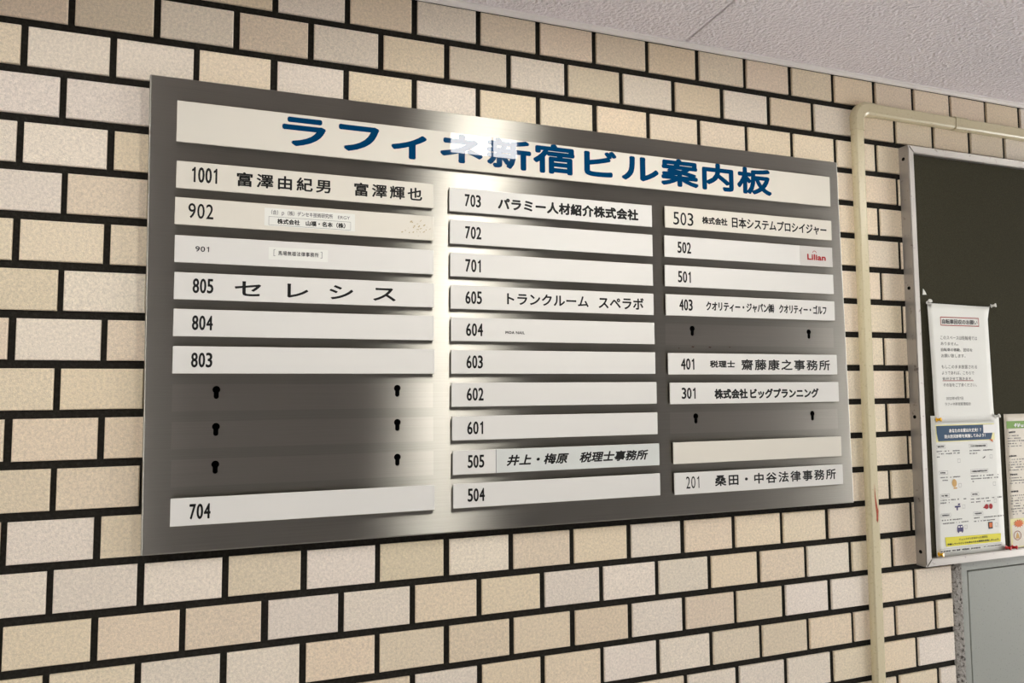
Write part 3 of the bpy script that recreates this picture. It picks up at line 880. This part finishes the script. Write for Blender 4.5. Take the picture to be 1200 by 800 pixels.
MB().poly([W(1.9060, .8930, y - .0007), W(1.9185, .8930, y - .0007), W(1.9165, .8850, y - .0007), W(1.9120, .8785, y - .0007), W(1.9085, .8850, y - .0007)]).build('flame_mark', 'tan', yb)

scrap = MB(); zs = BP - .0008
scrap.poly([W(1.6596, .3410, zs), W(1.6705, .3404, zs - .001), W(1.6655, .3330, zs - .0015), W(1.6616, .3268, zs)])
so = scrap.build('paper_scrap', 'paper'); tag(so, 'tiny torn white paper scrap left on the felt by the frame', 'scrap')
sm = so.modifiers.new('thickness', 'SOLIDIFY'); sm.thickness = 0.0002

# push pins, each a thing of its own
def pin(x, d, y0, material, label, tilt=(0.25, -1, 0.05)):
    e = empty('push_pin', W(x, d, y0)); tag(e, label, 'pin', 'push pins on the notice board')
    ax = Vector(tilt).normalized(); b = W(x, d, y0)
    MB().lathe(b, ax, [(0.0004, .0046), (.0014, .0048), (.0022, .0028), (.0072, .0026), (.0086, .0044), (.0102, .0046), (.0110, .0036)], 14).build('grip', material, e, False)
    MB().lathe(b, -ax, [(-.0006, .0006), (.002, .0006), (.004, .0001)], 8).build('needle', 'needle', e)
    return e
pin(1.6690, .3600, NY - .0006, 'pin_clear', 'clear push pin at the upper left corner of the white notice', (-.35, -1, .5))
pin(1.8540, .3612, NY - .0070, 'pin_clear', 'clear push pin at the upper right corner of the white notice', (.6, -1, .15))
pin(1.6745, .6178, NY - .0030, 'pin_yellow', 'yellow push pin at the upper left corner of the yellow-banner poster', (.3, -1, .1))
pin(1.8600, .6150, PYY - .0012, 'pin_clear', 'clear push pin at the upper right corner of the yellow-banner poster', (.3, -1, .3))
pin(1.6680, .9085, PYY - .0012, 'pin_yellow', 'yellow push pin at the lower left corner of the yellow-banner poster', (.2, -1, .1))
pin(1.8705, .9095, PYY - .0030, 'pin_red', 'left one of two red push pins between the posters', (.3, -1, 0))
pin(1.8925, .9105, PYY - .0014, 'pin_red', 'right one of two red push pins, on the green-headed poster', (.3, -1, .05))

# ------------------------------------------------------------------ grey access hatch below the board
ah = empty('access_hatch', W(2.05, 1.75, 0))
tag(ah, 'grey painted steel access hatch set in the tiles below the notice board', 'hatch')
HX0, HX1, HD0, HD1 = 1.7500, 2.42, 0.9375, 1.76
fw = 0.0190
hf = MB()
hf.slab(HX0, HX0 + fw, HD0, HD1, 0.0, -0.0085, .001, 1).slab(HX1 - fw, HX1, HD0, HD1, 0.0, -0.0085, .001, 1).slab(HX0, HX1, HD0, HD0 + fw, 0.0, -0.0080, .001, 1).slab(HX0, HX1, HD1 - fw, HD1, 0.0, -0.0080, .001, 1)
hf.build('hatch_frame', 'hatch', ah)
MB().slab(HX0 + fw + .0022, HX1 - fw - .0022, HD0 + fw + .0022, HD1 - fw - .0022, -0.001, -0.0085, .0012, 2).build('door_leaf', 'hatch', ah)
MB().slab(HX0 + fw - .001, HX1 - fw + .001, HD0 + fw - .001, HD1 - fw + .001, 0.0, -0.0012).build('door_gap', 'hole', ah)
mo = MB(); rr = random.Random(8); cols = 3; nseg = 120
V = []
for j in range(nseg + 1):
    d = HD0 - .001 + (HD1 - HD0 + .002) * j / nseg
    row = [W(1.7285 + rr.uniform(-.0006, .0006), d, 0.0), W(1.7300 + rr.uniform(0, .001), d, -.0050 + rr.uniform(-.0012, .0012)), W(1.7365 + rr.uniform(-.001, .001), d, -.0075 + rr.uniform(-.0022, .0018)), W(1.7440 + rr.uniform(-.001, .001), d, -.0080 + rr.uniform(-.0022, .0018)), W(1.7515 + rr.uniform(-.0016, .0008), d, -.0088 + rr.uniform(-.0006, .0006)), W(1.7520, d, 0.0)]
    V.append([mo.bm.verts.new(p) for p in row])
for j in range(nseg):
    for i in range(5): mo.bm.faces.new([V[j][i], V[j + 1][i], V[j + 1][i + 1], V[j][i + 1]])
mt_ = mo.build('mortar_edge', 'mortar', ah); mt_['label'] = 'rough grey mortar strip along the left side'
